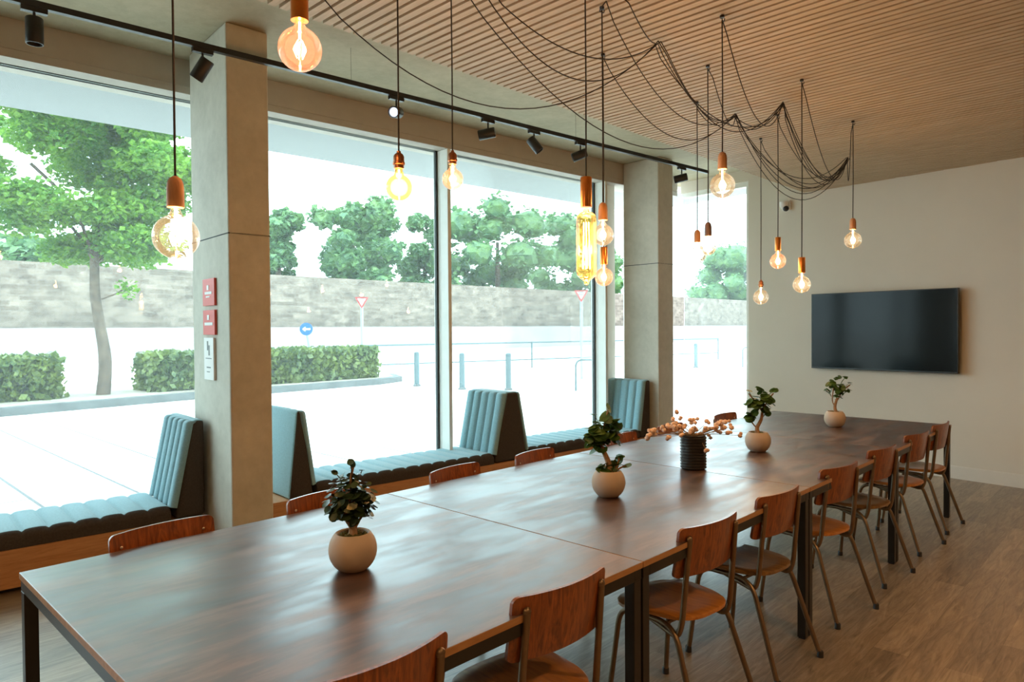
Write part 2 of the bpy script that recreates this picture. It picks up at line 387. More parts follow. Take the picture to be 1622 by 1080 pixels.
# walls
bm = BM(); box(bm, -5.2, 2.67, 0.0, 0.18, 0, ZC, MF); box(bm, 2.67, sC, 0.0, 0.18, 3.40, ZC, MF); struct('wall_far', bm, M_wall)
bm = BM(); box(bm, XR, XR+0.15, YB, far_y(XR), 0, ZC); struct('wall_right', bm, M_wallw)
bm = BM(); box(bm, pb.x, XR, YB-0.15, YB, 0, ZC); struct('wall_back', bm, M_wallw)
bm = BM(); box(bm, -5.0, 2.66, -0.018, -0.001, 0, 0.12, MF); box(bm, -5.0, 2.66, -0.012, -0.001, 0.12, 0.128, MF); struct('baseboard_far', bm, M_base)
# header bulkhead over the windows
DB = (YB)/cos(A_) - 0.4
bm = BM(); box(bm, NG-0.15, -5.45, DB, 7.85, 3.30, ZC-.001, MW)
box(bm, -5.4499, -5.443, DB, 7.85, 3.355, 3.362, MW)
struct('wall_left', bm, M_header)
# concrete columns
def column(dl, dr, N0, N1, seam):
    bm = BM(); box(bm, N1, N0, dl, dr, 0, ZC-0.002, MW)
    o = struct('column', bm, M_conc, bevel=0.012)
    g = BM(); box(g, N1, N0+0.0015, dl-0.0015, dr+0.0015, seam, seam+0.008, MW); obj('pour_joint', g, M_kerb, o)
    return o
column(1.645, 1.925, -5.33, -4.60, 2.18)
column(6.706, 7.00, -5.44, -4.92, 2.30)
g = BM()
for dd, zz in ((1.6435, 2.35), (1.6435, 1.05), (6.7045, 2.45), (6.7045, 1.6)):
    pass
g.free()
# windows
def window(name, bars, pane_rects, M, mats=M_frame):
    bm = BM()
    for b in bars: box(bm, *b, M)
    fr = struct(name, bm, mats, bevel=0.004)
    for p in pane_rects:
        g = BM(); box(g, *p, M); pane = obj('pane', g, M_glass, fr)
    return fr
def wwin(name, d0, d1, muls, ztop=3.33, fins=()):
    bars = [(NG-0.05, NG+0.03, d0, d1, ztop-0.03, ztop), (NG-0.05, NG+0.03, d0, d1, 0.0, 0.08)]
    for (a, b) in muls: bars.append((NG-0.06, NG+0.05, a, b, 0.08, ztop-0.03))
    for (a, b) in fins: bars.append((NG+0.05, -5.445, a, b, 0.08, 3.299))
    xs = [d0] + [v for m in muls for v in m] + [d1]
    panes = []; gk = BM()
    for i in range(0, len(xs), 2):
        if xs[i+1]-xs[i] > 0.1:
            panes.append((NG-0.012, NG+0.0, xs[i]+0.002, xs[i+1]-0.002, 0.08, ztop-0.03))
            box(gk, NG-0.02, NG+0.012, xs[i+1]-0.022, xs[i+1]-0.001, 0.08, ztop-0.03, MW)
    w = window(name, bars, panes, MW)
    obj('gasket', gk, M_gasket, w)
    return w
wwin('window_1', DB, 1.87, [(1.83, 1.87)])
wwin('window_2', 1.88, 6.72, [(1.88, 1.93), (4.045, 4.09), (6.375, 6.70)], fins=[(4.045, 4.085), (6.375, 6.415)])
window('window_3', [(2.67, sC, 0.03, 0.11, 3.34, 3.40), (2.67, 2.72, 0.03, 0.11, 0.0, 3.34), (2.67, sC, 0.03, 0.11, 0.0, 0.08)],
       [(2.72, sC, 0.06, 0.072, 0.08, 3.34)], MF)
bm = BM(); box(bm, NG-0.06, NG+0.04, 7.00, 7.86, 0, 3.299, MW); struct('trim_1', bm, M_frame)
# outside soffit of the building above the pavement
bm = BM(); box(bm, -7.42, -6.235, -9, 9.0, 3.50, 3.75, MW); box(bm, 0.5, 5.3, 0.26, 1.22, 3.501, 3.751, MF)
struct('trim_2', bm, M_soffit)
bm = BM(); box(bm, -6.205, NG-0.16, -9, 8.55, 3.50, 3.56, MW); struct('trim_3', bm, M_cam)

# ------------------------------------------------------------------ street outside
bm = BM(); prism(bm, [(-90, -70), (30, -70), (30, 120), (-90, 120)], -0.3, -0.065); struct('ground', bm, M_pave)
def kerb_line():
    bm = BM()
    path = [(-15.6, -6), (-16.2, 2.8), (-16.7, 6.6), (-16.75, 8.5), (-16.9, 12.0), (-17.4, 13.2), (-18.6, 13.8)]
    prism_pts = [(x-0.0, y) for x, y in path] + [(-21.5, 13.8), (-21.5, -6)]
    prism(bm, prism_pts, -0.065, 0.10)
    return bm
struct('kerb', kerb_line(), M_kerb)
M_strip = plain('dry_planting_soil', (0.30, 0.27, 0.22), 0.95, var=0.3, scale=3)
bm = BM(); prism(bm, [(-15.85, -5.9), (-16.42, 2.8), (-16.92, 6.6), (-16.97, 8.5), (-17.12, 11.9), (-17.6, 13.0), (-18.7, 13.6), (-21.3, 13.6), (-21.3, -5.9)], 0.095, 0.108)
struct('planting_strip', bm, M_strip)
bm = BM(); prism(bm, [(-41.2, -40), (-40.3, -40), (-40.3, 110), (-41.2, 110)], -0.065, 1.75); struct('retaining_wall', bm, M_pale)
bm = BM(); prism(bm, [(-42.2, -40), (-41.0, -40), (-41.0, 110), (-42.2, 110)], -0.065, 5.05)
o = struct('stone_wall', bm, M_stone)

def leaf_cloud(bm, centers, count, size, shell=0.55):
    tot = sum(r**2 for _, r, _ in centers)
    for c, r, sq in centers:
        k = int(count*r*r/tot); c = Vector(c)
        for _ in range(k):
            while True:
                v = Vector((random.gauss(0, 1), random.gauss(0, 1), random.gauss(0, 1)))
                if v.length > 0.01: break
            v.normalize(); rad = r*(shell + (1-shell)*random.random()**0.6)*random.uniform(0.85, 1.08)
            p = c + Vector((v.x*rad, v.y*rad, v.z*rad*sq))
            s = size*random.uniform(0.6, 1.3)
            e = Euler((random.uniform(-0.9, 0.9), random.uniform(-0.9, 0.9), random.uniform(0, 2*pi))).to_matrix()
            q = [p + e @ Vector(w) for w in ((-s*.5, 0, 0), (0, -s*.42, .1*s), (s*.55, 0, -.08*s), (0, s*.42, .1*s))]
            bm.faces.new([bm.verts.new(w) for w in q])
def blob_core(bm, centers, k=0.8):
    for c, r, sq in centers: ball(bm, c, r*k, 2, (1, 1, sq), 0.12)

# street tree
t = empty('street_tree', (-17.8, 4.99, 0.09), 0, 'slim street tree with bright green maple-like crown outside the left window', 'tree')
bm = BM(); tube(bm, smooth_path([(0, 0, 0), (0.02, 0.03, 0.9), (-0.05, -0.06, 1.9), (-0.02, -0.12, 2.4), (-0.1, -0.1, 3.4), (-0.15, 0.0, 4.6)]), 0.1, 10, radii=None)
for v in bm.verts: 
    k = 1.55 - 0.22*v.co.z if v.co.z < 1.2 else 1.25-0.15*(v.co.z-1.2)
    cx = 0; v.co.x *= max(k, .6); v.co.y *= max(k, .6)
for tgt in ((-.9, -1.2, 4.4), (.8, 1.1, 4.6), (.4, -1.4, 5.0), (-.6, 1.3, 5.4), (0.1, 0.9, 3.6)):
    tube(bm, smooth_path([(-0.08, -0.1, 3.0), (tgt[0]*.4, tgt[1]*.4, 3.0+(tgt[2]-3)*.6), tgt], 4), 0.035, 6)
tube(bm, [(0, 0.0, 2.2), (0.15, 0.3, 2.35), (0.3, 0.45, 2.5)], 0.02, 6)
obj('trunk', bm, M_trunk, t, True)
bm = BM(); cl = []
for i in range(52):
    a = random.uniform(0, 2*pi); rr = random.uniform(0.2, 2.75)
    z = 3.3 + random.random()*3.4
    lim = 2.9*sqrt(max(0.08, 1-((z-4.5)/2.8)**2)); rr = min(rr, lim)
    cl.append(((rr*cos(a), rr*sin(a), z), random.uniform(0.5, 0.95), 0.5))
leaf_cloud(bm, cl, 40000, 0.14, 0.15)
leaf_cloud(bm, [((0.3, 0.42, 2.45), 0.28, 1.0)], 60, 0.14, 0.1)
obj('foliage', bm, M_leaft, t)
# a second tree further left whose crown fills the top-left corner
def far_tree(x, y, h, w, label, n=4200, leaf=0.55, seed=0, base=1.5):
    random.seed(100+seed)
    t = empty('background_tree', (x, y, -0.06), 0, label, 'tree', 'trees beyond the stone wall')
    bm = BM(); tube(bm, [(0, 0, 0), (0.1, 0, h*.35), (0, 0.1, h*.75)], 0.35, 8, radii=[0.4, 0.3, 0.15]); obj('trunk', bm, M_trunk, t, True)
    cl = []
    for i in range(30):
        z = base + random.random()*(h-base); k = (z-base)/(h-base)
        wr = w*0.5*sqrt(max(0.05, 1-(abs(k-0.4)/0.65)**2.2)); a = random.uniform(0, 2*pi); rr = wr*sqrt(random.random())
        cl.append(((rr*cos(a), rr*sin(a), z), random.uniform(0.14, 0.22)*w, 0.8))
    bm = BM(); leaf_cloud(bm, cl, n, leaf, 0.5); blob_core(bm, cl, 0.72)
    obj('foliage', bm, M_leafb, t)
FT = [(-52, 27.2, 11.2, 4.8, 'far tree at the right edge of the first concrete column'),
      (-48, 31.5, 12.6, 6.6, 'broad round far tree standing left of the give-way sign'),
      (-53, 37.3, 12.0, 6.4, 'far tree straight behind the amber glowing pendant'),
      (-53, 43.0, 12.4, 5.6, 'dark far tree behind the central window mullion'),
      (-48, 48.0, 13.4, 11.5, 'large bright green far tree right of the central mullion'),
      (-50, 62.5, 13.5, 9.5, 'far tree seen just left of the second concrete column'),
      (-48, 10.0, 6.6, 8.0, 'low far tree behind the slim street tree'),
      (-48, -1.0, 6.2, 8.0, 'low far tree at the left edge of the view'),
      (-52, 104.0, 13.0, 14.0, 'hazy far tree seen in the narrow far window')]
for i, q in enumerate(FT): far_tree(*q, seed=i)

def hedge(x0, x1, y0, y1, z1, label, seed):
    random.seed(seed)
    bm = BM(); res = bmesh.ops.create_grid
    for _ in range(int((y1-y0)*1500)):
        f = random.random()
        if f < .4: p = Vector((random.uniform(x0, x1), random.uniform(y0, y1), z1))
        elif f < .85: p = Vector((x1, random.uniform(y0, y1), random.uniform(0.02, z1)))
        else: p = Vector((random.uniform(x0, x1), random.choice((y0, y1)), random.uniform(0.02, z1)))
        p += Vector((random.gauss(0, .06), random.gauss(0, .07), random.gauss(0, .05)))
        s = random.uniform(.05, .11); e = Euler((random.uniform(-1.3, 1.3), random.uniform(-1.3, 1.3), random.uniform(0, 6.28))).to_matrix()
        bm.faces.new([bm.verts.new(p + e @ Vector(w)) for w in ((-s, 0, 0), (0, -s*.7, 0), (s, 0, 0), (0, s*.7, 0))])
    core = BM(); box(core, x0+.08, x1-.06, y0+.06, y1-.06, 0.0, z1-.05)
    t = empty('hedge', (0, 0, 0.1), 0, label, 'hedge', 'clipped hedges along the kerb')
    obj('foliage', bm, M_leafh, t); obj('branch_core', core, M_leafd, t)
hedge(-18.6, -17.4, -3.0, 4.0, 0.84, 'low clipped hedge at the left edge, left of the street tree', 1)
hedge(-18.6, -17.5, 6.0, 12.3, 0.84, 'low clipped hedge passing behind the first concrete column', 2)

def bollard(x, y, label, h=0.98):
    t = empty('bollard', (x, y, -0.065), 0, label, 'bollard', 'grey street bollards')
    bm = BM(); lathe(bm, [(0, 0), (.075, 0), (.075, h-.05), (.07, h-.02), (.04, h), (0, h)], 14); obj('post', bm, M_rail, t, True)
    bm = BM(); lathe(bm, [(0, 0), (.11, 0), (.11, .04), (.08, .06), (0, .06)], 14); obj('base_plate', bm, M_kerb, t, True)
bollard(-15.6, 12.35, 'grey bollard left of the central window mullion')
bollard(-12.7, 13.1, 'grey bollard above the middle bench backrest')
bollard(-13.8, 12.45, 'pale bollard just right of the central window mullion')
bollard(-13.9, 25.1, 'bollard seen through the narrow far window')
def hoop(x, y, label):
    t = BM(); tube(t, fillet([(0, 0, 0), (0, 0, .8), (.5, .5, .8), (.5, .5, 0)], .18, 6), 0.028, 8)
    o = obj('cycle_hoop', t, M_rail, None, True, (x, y, -0.065)); tag(o, label, 'bike stand', 'steel cycle hoops on the pavement')
hoop(-11.2, 14.05, 'steel cycle hoop left of the second concrete column')
hoop(-12.6, 26.5, 'steel cycle hoop in the narrow far window')
t = empty('street_railing', (-21, 18, -0.065), 0, 'thin street guard railing along the road beyond the bollards', 'railing')
bm = BM()
for z in (1.05, 0.35): tube(bm, [(0, -4, z), (4.5, 14, z)], 0.03, 6)
obj('rail', bm, M_rail, t)
for i in range(6):
    bm = BM(); k = i/5; tube(bm, [(4.5*k, -4+18*k, 0), (4.5*k, -4+18*k, 1.08)], 0.035, 8); obj('post', bm, M_rail, t, True)

# road signs (facing the room)
def facing(loc): return math.atan2(-loc[1], -loc[0])
def sign_round(loc, z, r, label):
    t = empty('road_sign', loc, facing(loc), label, 'road sign')
    bm = BM(); tube(bm, [(-.05, 0.25, 0), (-.04, 0.0, z)], .04, 8); obj('pole', bm, M_pole, t, True)
    Mx = Matrix.Translation((0, 0, z)) @ Matrix.Rotation(radians(90), 4, 'Y')
    bm = BM(); lathe(bm, [(0, 0), (r, 0), (r, .02), (0, .02)], 28, M=Mx); obj('sign_face', bm, M_blue, t)
    bm = BM()
    for k in (1,):   # white arrow pointing left
        y = r*.62
        prof = [(-y, 0), (-y*.2, y*.62), (-y*.2, y*.22), (y, y*.22), (y, -y*.22), (-y*.2, -y*.22), (-y*.2, -y*.62)]
        a = [bm.verts.new((.028, p[0], z+p[1])) for p in prof]; b = [bm.verts.new((.022, p[0], z+p[1])) for p in prof]
        bm.faces.new(a); bm.faces.new(b)
        for i in range(7): bm.faces.new((a[i], a[(i+1) % 7], b[(i+1) % 7], b[i]))
    obj('arrow', bm, M_white, t)
def tri(bm, s, x0, x1, z):
    pts = [(-s, s*.62), (s, s*.62), (0, -s*1.12)]
    a = [bm.verts.new((x0, p[0], z+p[1])) for p in pts]; b = [bm.verts.new((x1, p[0], z+p[1])) for p in pts]
    bm.faces.new(a); bm.faces.new(b)
    for i in range(3): bm.faces.new((a[i], a[(i+1) % 3], b[(i+1) % 3], b[i]))
def sign_give(loc, z, s, label):
    t = empty('give_way_sign', loc, facing(loc), label, 'road sign')
    bm = BM(); tube(bm, [(-.05, 0, 0), (-.05, 0, z+s*.6)], .045, 8); obj('pole', bm, M_pole, t, True)
    bm = BM(); tri(bm, s, 0, .02, z); fc = obj('sign_face', bm, M_signred, t)
    bm = BM(); tri(bm, s*.66, .021, .026, z+s*.02); obj('white_panel', bm, M_signwhite, fc)
    cu = bpy.data.curves.new('lettering', 'FONT'); cu.body = 'GIVE\nWAY'; cu.size = s*.36; cu.align_x = 'CENTER'; cu.align_y = 'CENTER'; cu.extrude = 0.001
    tmp = bpy.data.objects.new('lettering_source', cu); COL.objects.link(tmp)
    dg = bpy.context.evaluated_depsgraph_get(); me = bpy.data.meshes.new_from_object(tmp.evaluated_get(dg)); bpy.data.objects.remove(tmp)
    me.materials.clear(); me.materials.append(M_black)
    o = bpy.data.objects.new('lettering', me); COL.objects.link(o); o.parent = fc
    o.rotation_euler = (radians(90), 0, radians(90)); o.location = (.029, 0, z+s*.16)
random.seed(5)
g2 = (-20.37, 13.75, -0.065)
sign_round((-19.93, 11.37, -0.065), 1.65, 0.20, 'round blue road sign with a white arrow pointing left')
sign_give(g2, 2.60, 0.23, 'red and white inverted triangle give-way sign left of the mullion')
sign_give((-13.65, 17.42, -0.065), 2.68, 0.22, 'triangular sign in place of a reflection, under the long amber bulb, near the second column')  # solid sign added in place of a faint reflected triangle

# ------------------------------------------------------------------ notices on the first column
def notice(label, N0, N1, z0, z1, mat, marks, sheets=None):
    bm = BM(); box(bm, N1, N0, 1.628, 1.644, z0, z1, MW)
    o = obj('wall_notice', bm, mat, None, bevel=0.002); tag(o, label, 'notice')
    for (a, b, c, d, m) in marks:
        g = BM(); box(g, N1+(N0-N1)*a, N1+(N0-N1)*b, 1.6262, 1.6281, z0+(z1-z0)*c, z0+(z1-z0)*d, MW); obj('print', g, m, o)
notice('upper red notice with white lettering on the first column', -4.83, -5.06, 1.72, 1.905, M_red,
       [(.38, .55, .58, .76, M_white), (.2, .8, .42, .52, M_white), (.3, .62, .3, .36, M_white)])
notice('lower red notice with white lettering on the first column', -4.83, -5.06, 1.52, 1.69, M_red,
       [(.38, .55, .60, .80, M_white), (.15, .85, .38, .50, M_white)])
notice('tall white notice under the two red ones on the first column', -4.86, -5.05, 1.21, 1.50, M_white,
       [(.35, .45, .70, .92, M_grey), (.5, .62, .58, .82, M_grey), (.2, .8, .50, .52, M_grey), (.3, .7, .28, .31, M_grey), (.3, .6, .18, .2, M_grey)])

# ------------------------------------------------------------------ window benches
def channel_slab(bm, O, U, V, Hv, Lu, Lv, thick, nch, bulge, rnd, vends=(True, True), topmi=0, sidemi=0):
    """upholstered slab: channels side by side along U, each running along V, bulging along Hv"""
    O, U, V, Hv = Vector(O), Vector(U).normalized(), Vector(V).normalized(), Vector(Hv).normalized()
    seg = 8; us = []
    for c in range(nch):
        for k in range(seg):
            t = k/seg; us.append(((c+t)/nch*Lu, bulge*(sqrt(max(0, 1-abs(2*t-1)**2.6))-1)))
    us.append((Lu, -bulge))
    vs = []
    m = 5
    for k in range(m):
        a = pi/2*k/m; vs.append((rnd*(1-sin(a+0.0)) if False else rnd*(1-cos(pi/2-a)) if False else rnd*(k/m)**1.6, -rnd*(1-sin(pi/2*(k/m)))*0.9 if vends[0] else 0))
    vs.append((rnd, 0)); vs.append((Lv-rnd, 0))
    for k in range(m-1, -1, -1): vs.append((Lv-rnd*(k/m)**1.6, -rnd*(1-sin(pi/2*(k/m)))*0.9 if vends[1] else 0))
    grid = [[bm.verts.new(O + U*u + V*v + Hv*(thick + hu + hv)) for (v, hv) in vs] for (u, hu) in us]
    base = [[bm.verts.new(O + U*u + V*v) for v in (0, Lv)] for (u, hu) in us]
    for i in range(len(us)-1):
        for j in range(len(vs)-1):
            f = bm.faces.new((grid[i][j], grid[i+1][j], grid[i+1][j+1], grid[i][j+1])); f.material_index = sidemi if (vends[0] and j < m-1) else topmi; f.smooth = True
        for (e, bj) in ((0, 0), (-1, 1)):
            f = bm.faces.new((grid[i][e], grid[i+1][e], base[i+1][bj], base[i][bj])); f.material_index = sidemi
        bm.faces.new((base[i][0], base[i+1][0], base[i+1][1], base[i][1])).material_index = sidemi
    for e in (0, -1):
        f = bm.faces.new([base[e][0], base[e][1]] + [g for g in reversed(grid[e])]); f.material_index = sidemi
NF, NB = -5.02, -5.58
def bench(label, fascia, seats, backs):
    """fascia (d0, d1); seats [(d0, d1)]; backs [(base0, top0, top1, base1, channel side(s))]"""
    t = empty('window_bench', Wp((fascia[0]+fascia[1])/2, -5.3, 0), -A_, label, 'bench', 'window benches')
    inv = Matrix.Rotation(A_, 4, 'Z') @ Matrix.Translation(-Vector(t.location))
    def O(name, bm, mats, parent=t, **k):
        bm.transform(inv); return obj(name, bm, mats, parent, **k)
    bm = BM(); box(bm, NB, NF-0.004, fascia[0], fascia[1], 0.03, 0.262, MW); base = O('bench_base', bm, M_ply, bevel=0.004)
    bm = BM(); box(bm, NB+.05, NF-0.06, fascia[0]+.02, fascia[1]-.02, 0.0, 0.03, MW); O('plinth', bm, M_black)
    for (a, b) in seats:
        nch = max(1, round((b-a)/0.138)); bm = BM()
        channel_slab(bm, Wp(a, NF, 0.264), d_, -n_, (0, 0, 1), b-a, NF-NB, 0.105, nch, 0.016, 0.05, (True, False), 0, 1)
        O('seat_cushion', bm, [M_teal, M_anthshade])  # dark second slot paints shade onto the teal cushion's front and front edge
    for (b0, t0, t1, b1, sides) in backs:
        z0, z1 = 0.264, 0.935; bm = BM()
        ins0 = 0.035 if sides[0] else 0; ins1 = 0.035 if sides[1] else 0
        q = [Wp(b0+ins0, 0), Wp(b1-ins1, 0), Wp(t1-ins1, 0), Wp(t0+ins0, 0)]
        zz = [z0, z0, z1, z1]
        A = [bm.verts.new(q[i] + n_*NF + Vector((0, 0, zz[i]))) for i in range(4)]; B = [bm.verts.new(q[i] + n_*NB + Vector((0, 0, zz[i]))) for i in range(4)]
        bm.faces.new(A); bm.faces.new(B)
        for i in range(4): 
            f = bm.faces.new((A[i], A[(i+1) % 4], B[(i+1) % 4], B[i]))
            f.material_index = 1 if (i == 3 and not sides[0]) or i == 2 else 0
        br = O('backrest', bm, [M_anthshade, M_teal], bevel=0.03, bseg=4)
        for sd in (0, 1):
            if not sides[sd]: continue
            bb, tt = (b0, t0) if sd == 0 else (b1, t1)
            p0 = Wp(bb, NF, z0+0.09); p1 = Wp(tt, NF, z1); V = (p1-p0); L = V.length; V.normalize()
            Hd = V.cross(n_) * (-1 if sd == 0 else 1)
            Hd = (-d_ if sd == 0 else d_); Hd = (Hd - V*Hd.dot(V)).normalized()
            bm = BM(); channel_slab(bm, p0 - Hd*0.045, -n_, V, Hd, NF-NB, L, 0.045, 5, 0.036, 0.03, (False, True), 0, 0)
            O('channel_pad', bm, M_teal, br)
    return t
bench('window bench in the left bay, its tufted backrest against the first column', (-2.6, 1.618), [(-2.6, 1.39)], [(1.385, 1.50, 1.615, 1.615, (True, False))])
bench('long window bench between the two columns with three upholstered backrests', (1.97, 6.68), [(2.45, 4.25), (4.715, 6.47)],
      [(2.22, 2.29, 2.37, 2.455, (False, True)), (4.24, 4.365, 4.60, 4.72, (True, True)), (6.45, 6.545, 6.68, 6.68, (True, False))])

# ------------------------------------------------------------------ tables
X0, X1 = -2.77, -1.31
YS = [0.515, 2.005, 3.495, 4.985, 6.475]
TL = ['table nearest the camera, carrying the bushiest pot plant', 'second table from the camera, carrying the leaning pot plant and black vase',
      'third table from the camera, carrying the third pot plant', 'table farthest from the camera, nearest the white wall']
random.seed(3)
proto = None
for i in range(4):
    L = 1.486
    t = empty('dining_table', ((X0+X1)/2, YS[i]+0.745, 0), 0, 'dark wooden '+TL[i], 'table', 'dark wood tables pushed together in one long row')
    w = (X1-X0)/2; h = L/2
    bm = BM(); box(bm, -w, w, -h, h, 0.728, 0.750)
    for f in bm.faces:
        f.normal_update()
        if abs(f.normal.z) < .5: f.material_index = 1
    o = obj('table_top', bm, [M_top, M_edge], t, bevel=0.002)
    bm = BM()
    for (a, b, c, d) in ((-w+.004, w-.004, -h+.004, -h+.044), (-w+.004, w-.004, h-.044, h-.004), (-w+.004, -w+.044, -h+.044, h-.044), (w-.044, w-.004, -h+.044, h-.044)):
        box(bm, a, b, c, d, 0.690, 0.7275)
    obj('frame', bm, M_steel, t, bevel=0.002)
    for sx in (-1, 1):
        for sy in (-1, 1):
            bm = BM(); cx, cy = sx*(w-.026), sy*(h-.024)
            box(bm, cx-.02, cx+.02, cy-.02, cy+.02, 0.006, 0.6895); lg = obj('leg', bm, M_steel, t, bevel=0.002)
            bm = BM(); box(bm, cx-.016, cx+.016, cy-.016, cy+.016, 0.0, 0.0058); obj('foot_pad', bm, M_black, lg)

# ------------------------------------------------------------------ chairs (local +x is the back, -x faces the table)
def chair(loc, rz, label, group, src=None, seatmat=None):
    if src:
        t = copy_tree(src)
        if seatmat:
            for ch in t.children:
                if ch.name.startswith('seat') and not ch.name.startswith('seat_'):
                    ch.data = ch.data.copy(); ch.data.materials[0] = seatmat
    else:
        t = empty('school_chair')
        # backrest plate: bent plywood, centre pushed back
        bm = BM(); nu = 16; VS = [0, .01, .025, .05, .09, .3, .5, .7, .91, .95, .975, .99, 1]; nv = len(VS)-1; front = []; back = []
        def outline(u, v):
            # u -1..1 across, v 0..1 up; rounded corners
            y = u*0.198; z = 0.605 + v*0.195
            return y, z
        rows = []
        for side, off in ((0, 0.0), (1, 0.011)):
            g = []
            for j in range(nv+1):
                row = []
                for i in range(nu+1):
                    u = -1+2*i/nu; v = VS[j]
                    y, z = outline(u, v)
                    # corner rounding by pulling in
                    e = 0.024; yy = abs(y); lim = 0.198
                    zt = 0.80; zb = 0.605
                    if zt - z < e: yy = min(yy, lim - e + sqrt(max(0, e*e-(e-(zt-z))**2)))
                    if z - zb < e: yy = min(yy, lim - e + sqrt(max(0, e*e-(e-(z-zb))**2)))
                    y = math.copysign(yy, y)
                    z += 0.012*(abs(u)**2) * (1 if v > .5 else 0) * (v-.5)*2*0
                    x = 0.135 - 0.038*(y/0.198)**2 + 0.03*(v-0.5) + 0.012*((v-.5)*2)**2*-0.3 + off
                    row.append(bm.verts.new((x, y, z)))
                g.append(row)
            rows.append(g)
        for s in (0, 1):
            g = rows[s]
            for j in range(nv):
                for i in range(nu): bm.faces.new((g[j][i], g[j][i+1], g[j+1][i+1], g[j+1][i]))
        def rim(seq):
            for (a, b) in zip(seq, seq[1:]): bm.faces.new((rows[0][a[0]][a[1]], rows[0][b[0]][b[1]], rows[1][b[0]][b[1]], rows[1][a[0]][a[1]]))
        rim([(0, i) for i in range(nu+1)]); rim([(nv, i) for i in range(nu+1)]); rim([(j, 0) for j in range(nv+1)]); rim([(j, nu) for j in range(nv+1)])
        bk = obj('backrest', bm, M_plate, t, True)
        for s in (-1, 1):
            bm = BM(); ball(bm, (0.108, s*0.155, 0.752), 0.0055, 2, (.5, 1, 1)); obj('rivet', bm, M_rivet, bk, True)
        # seat
        bm = BM(); N = 36; top = []; bot = []
        def so(a):
            c, s = cos(a), sin(a); k = 3.2
            rr = (abs(c)**k + abs(s)**k)**(-1/k)
            return -0.055 + 0.19*c*rr, 0.185*s*rr*(1.03 - 0.10*(c*rr))
        for rad, dz in ((1.0, 0.0), (0.97, 0.004), (0.7, 0.001), (0.35, -0.003)):
            top.append([bm.verts.new((-0.055+(so(2*pi*k/N)[0]+0.055)*rad, so(2*pi*k/N)[1]*rad, 0.447+dz-(0.012 if (cos(2*pi*k/N) < -.5 and rad > .9) else 0))) for k in range(N)])
        ctr = bm.verts.new((-0.055, 0, 0.443))
        b0 = [bm.verts.new((v.co.x, v.co.y, v.co.z-0.011)) for v in top[0]]; b1 = bm.verts.new((-0.055, 0, 0.432))
        for A, B in zip(top, top[1:]):
            for k in range(N): bm.faces.new((A[k], A[(k+1) % N], B[(k+1) % N], B[k]))
        for k in range(N):
            bm.faces.new((top[-1][k], top[-1][(k+1) % N], ctr)); bm.faces.new((top[0][k], b0[k], b0[(k+1) % N], top[0][(k+1) % N])); bm.faces.new((b0[k], b1, b0[(k+1) % N]))
        obj('seat', bm, M_seat, t, True)
        # frames: back uprights bending forward under the seat, and an arched leg pair on each side
        R = 0.0115
        for s in (-1, 1):
            bm = BM()
            tube(bm, fillet([(0.135, s*.158, .757), (0.105, s*.165, .43), (0.085, s*.165, .375), (-.02, s*.15, .395), (-.16, s*.13, .424)], 0.05, 6), R, 10)
            ball(bm, (0.135, s*.158, .757), R*1.25, 2, (.7, 1, 1))
            obj('back_upright', bm, M_bronze, t, True)
            bm = BM(); P = fillet([(0.215, s*.205, .012), (0.075, s*.172, .418), (-.19, s*.168, .418), (-.235, s*.195, .012)], 0.075, 7)
            h = len(P)//2
            tube(bm, P[:h+1], R, 10); lg = obj('leg', bm, M_bronze, t, True)
            bm = BM(); lathe(bm, [(0, 0), (.015, 0), (.015, .025), (.012, .03), (0, .03)], 10, (0.216, s*.2055, 0)); obj('foot_cap', bm, M_black, lg, True)
            bm = BM(); tube(bm, P[h:], R, 10); lg = obj('leg', bm, M_bronze, t, True)
            bm = BM(); lathe(bm, [(0, 0), (.015, 0), (.015, .025), (.012, .03), (0, .03)], 10, (-.236, s*.1955, 0)); obj('foot_cap', bm, M_black, lg, True)
        bm = BM()
        for x in (-.15, .04): tube(bm, [(x, -.168, .420), (x, .168, .420)], 0.008, 8)
        obj('cross_rail', bm, M_bronze, t, True)
    t.location = loc; t.rotation_euler = (0, 0, rz); tag(t, label, 'chair', group)
    return t
XC = -1.428
GR = 'school chairs on the open side of the long table'; GL = 'school chairs on the window side of the long table'
rl = ['school chair cut off by the bottom edge of the photo, only its backrest in view',
      'large school chair before the first table seam, brown backrest and orange seat',
      'school chair just past the first table seam, orange seat fully in view',
      'school chair with dark seat standing left of the second pair of table legs',
      'school chair directly behind the second pair of table legs, orange seat',
      'school chair with dark seat before the third pair of table legs',
      'second school chair from the white wall on the open side',
      'school chair nearest the white wall on the open side, by the last table leg']
ry = [(0.93, 0.0), (1.58, radians(-4)), (2.48, radians(-5)), (3.13, radians(-4)), (3.93, radians(-9)), (4.68, radians(-7)), (5.47, radians(-8)), (6.13, radians(-3))]
c0 = None
for i, (y, rz) in enumerate(ry):
    kw = dict(src=c0) if c0 else {}
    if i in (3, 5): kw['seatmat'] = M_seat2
    c = chair((XC, y, 0), rz, rl[i], GR, **kw)
    c0 = c0 or c
ll = ['wooden backrest chair nearest the camera on the window side, in front of the left bench',
      'window-side chair half hidden behind the nearest pot plant',
      'window-side chair before the middle of the long bench, just past the first seam',
      'window-side chair in front of the double middle backrest of the bench',
      'window-side chair behind the leaning pot plant',
      'window-side chair behind the peach dried flowers',
      'farthest window-side chair, backrest in view right of the dried flowers']
ly = [(1.0, 5), (1.70, 4), (2.50, 6), (3.145, 6), (4.05, 3), (4.70, 2), (5.60, 0)]
for i, (y, dg) in enumerate(ly):
    chair((-2.705, y, 0), pi + radians(dg), ll[i], GL, src=c0)

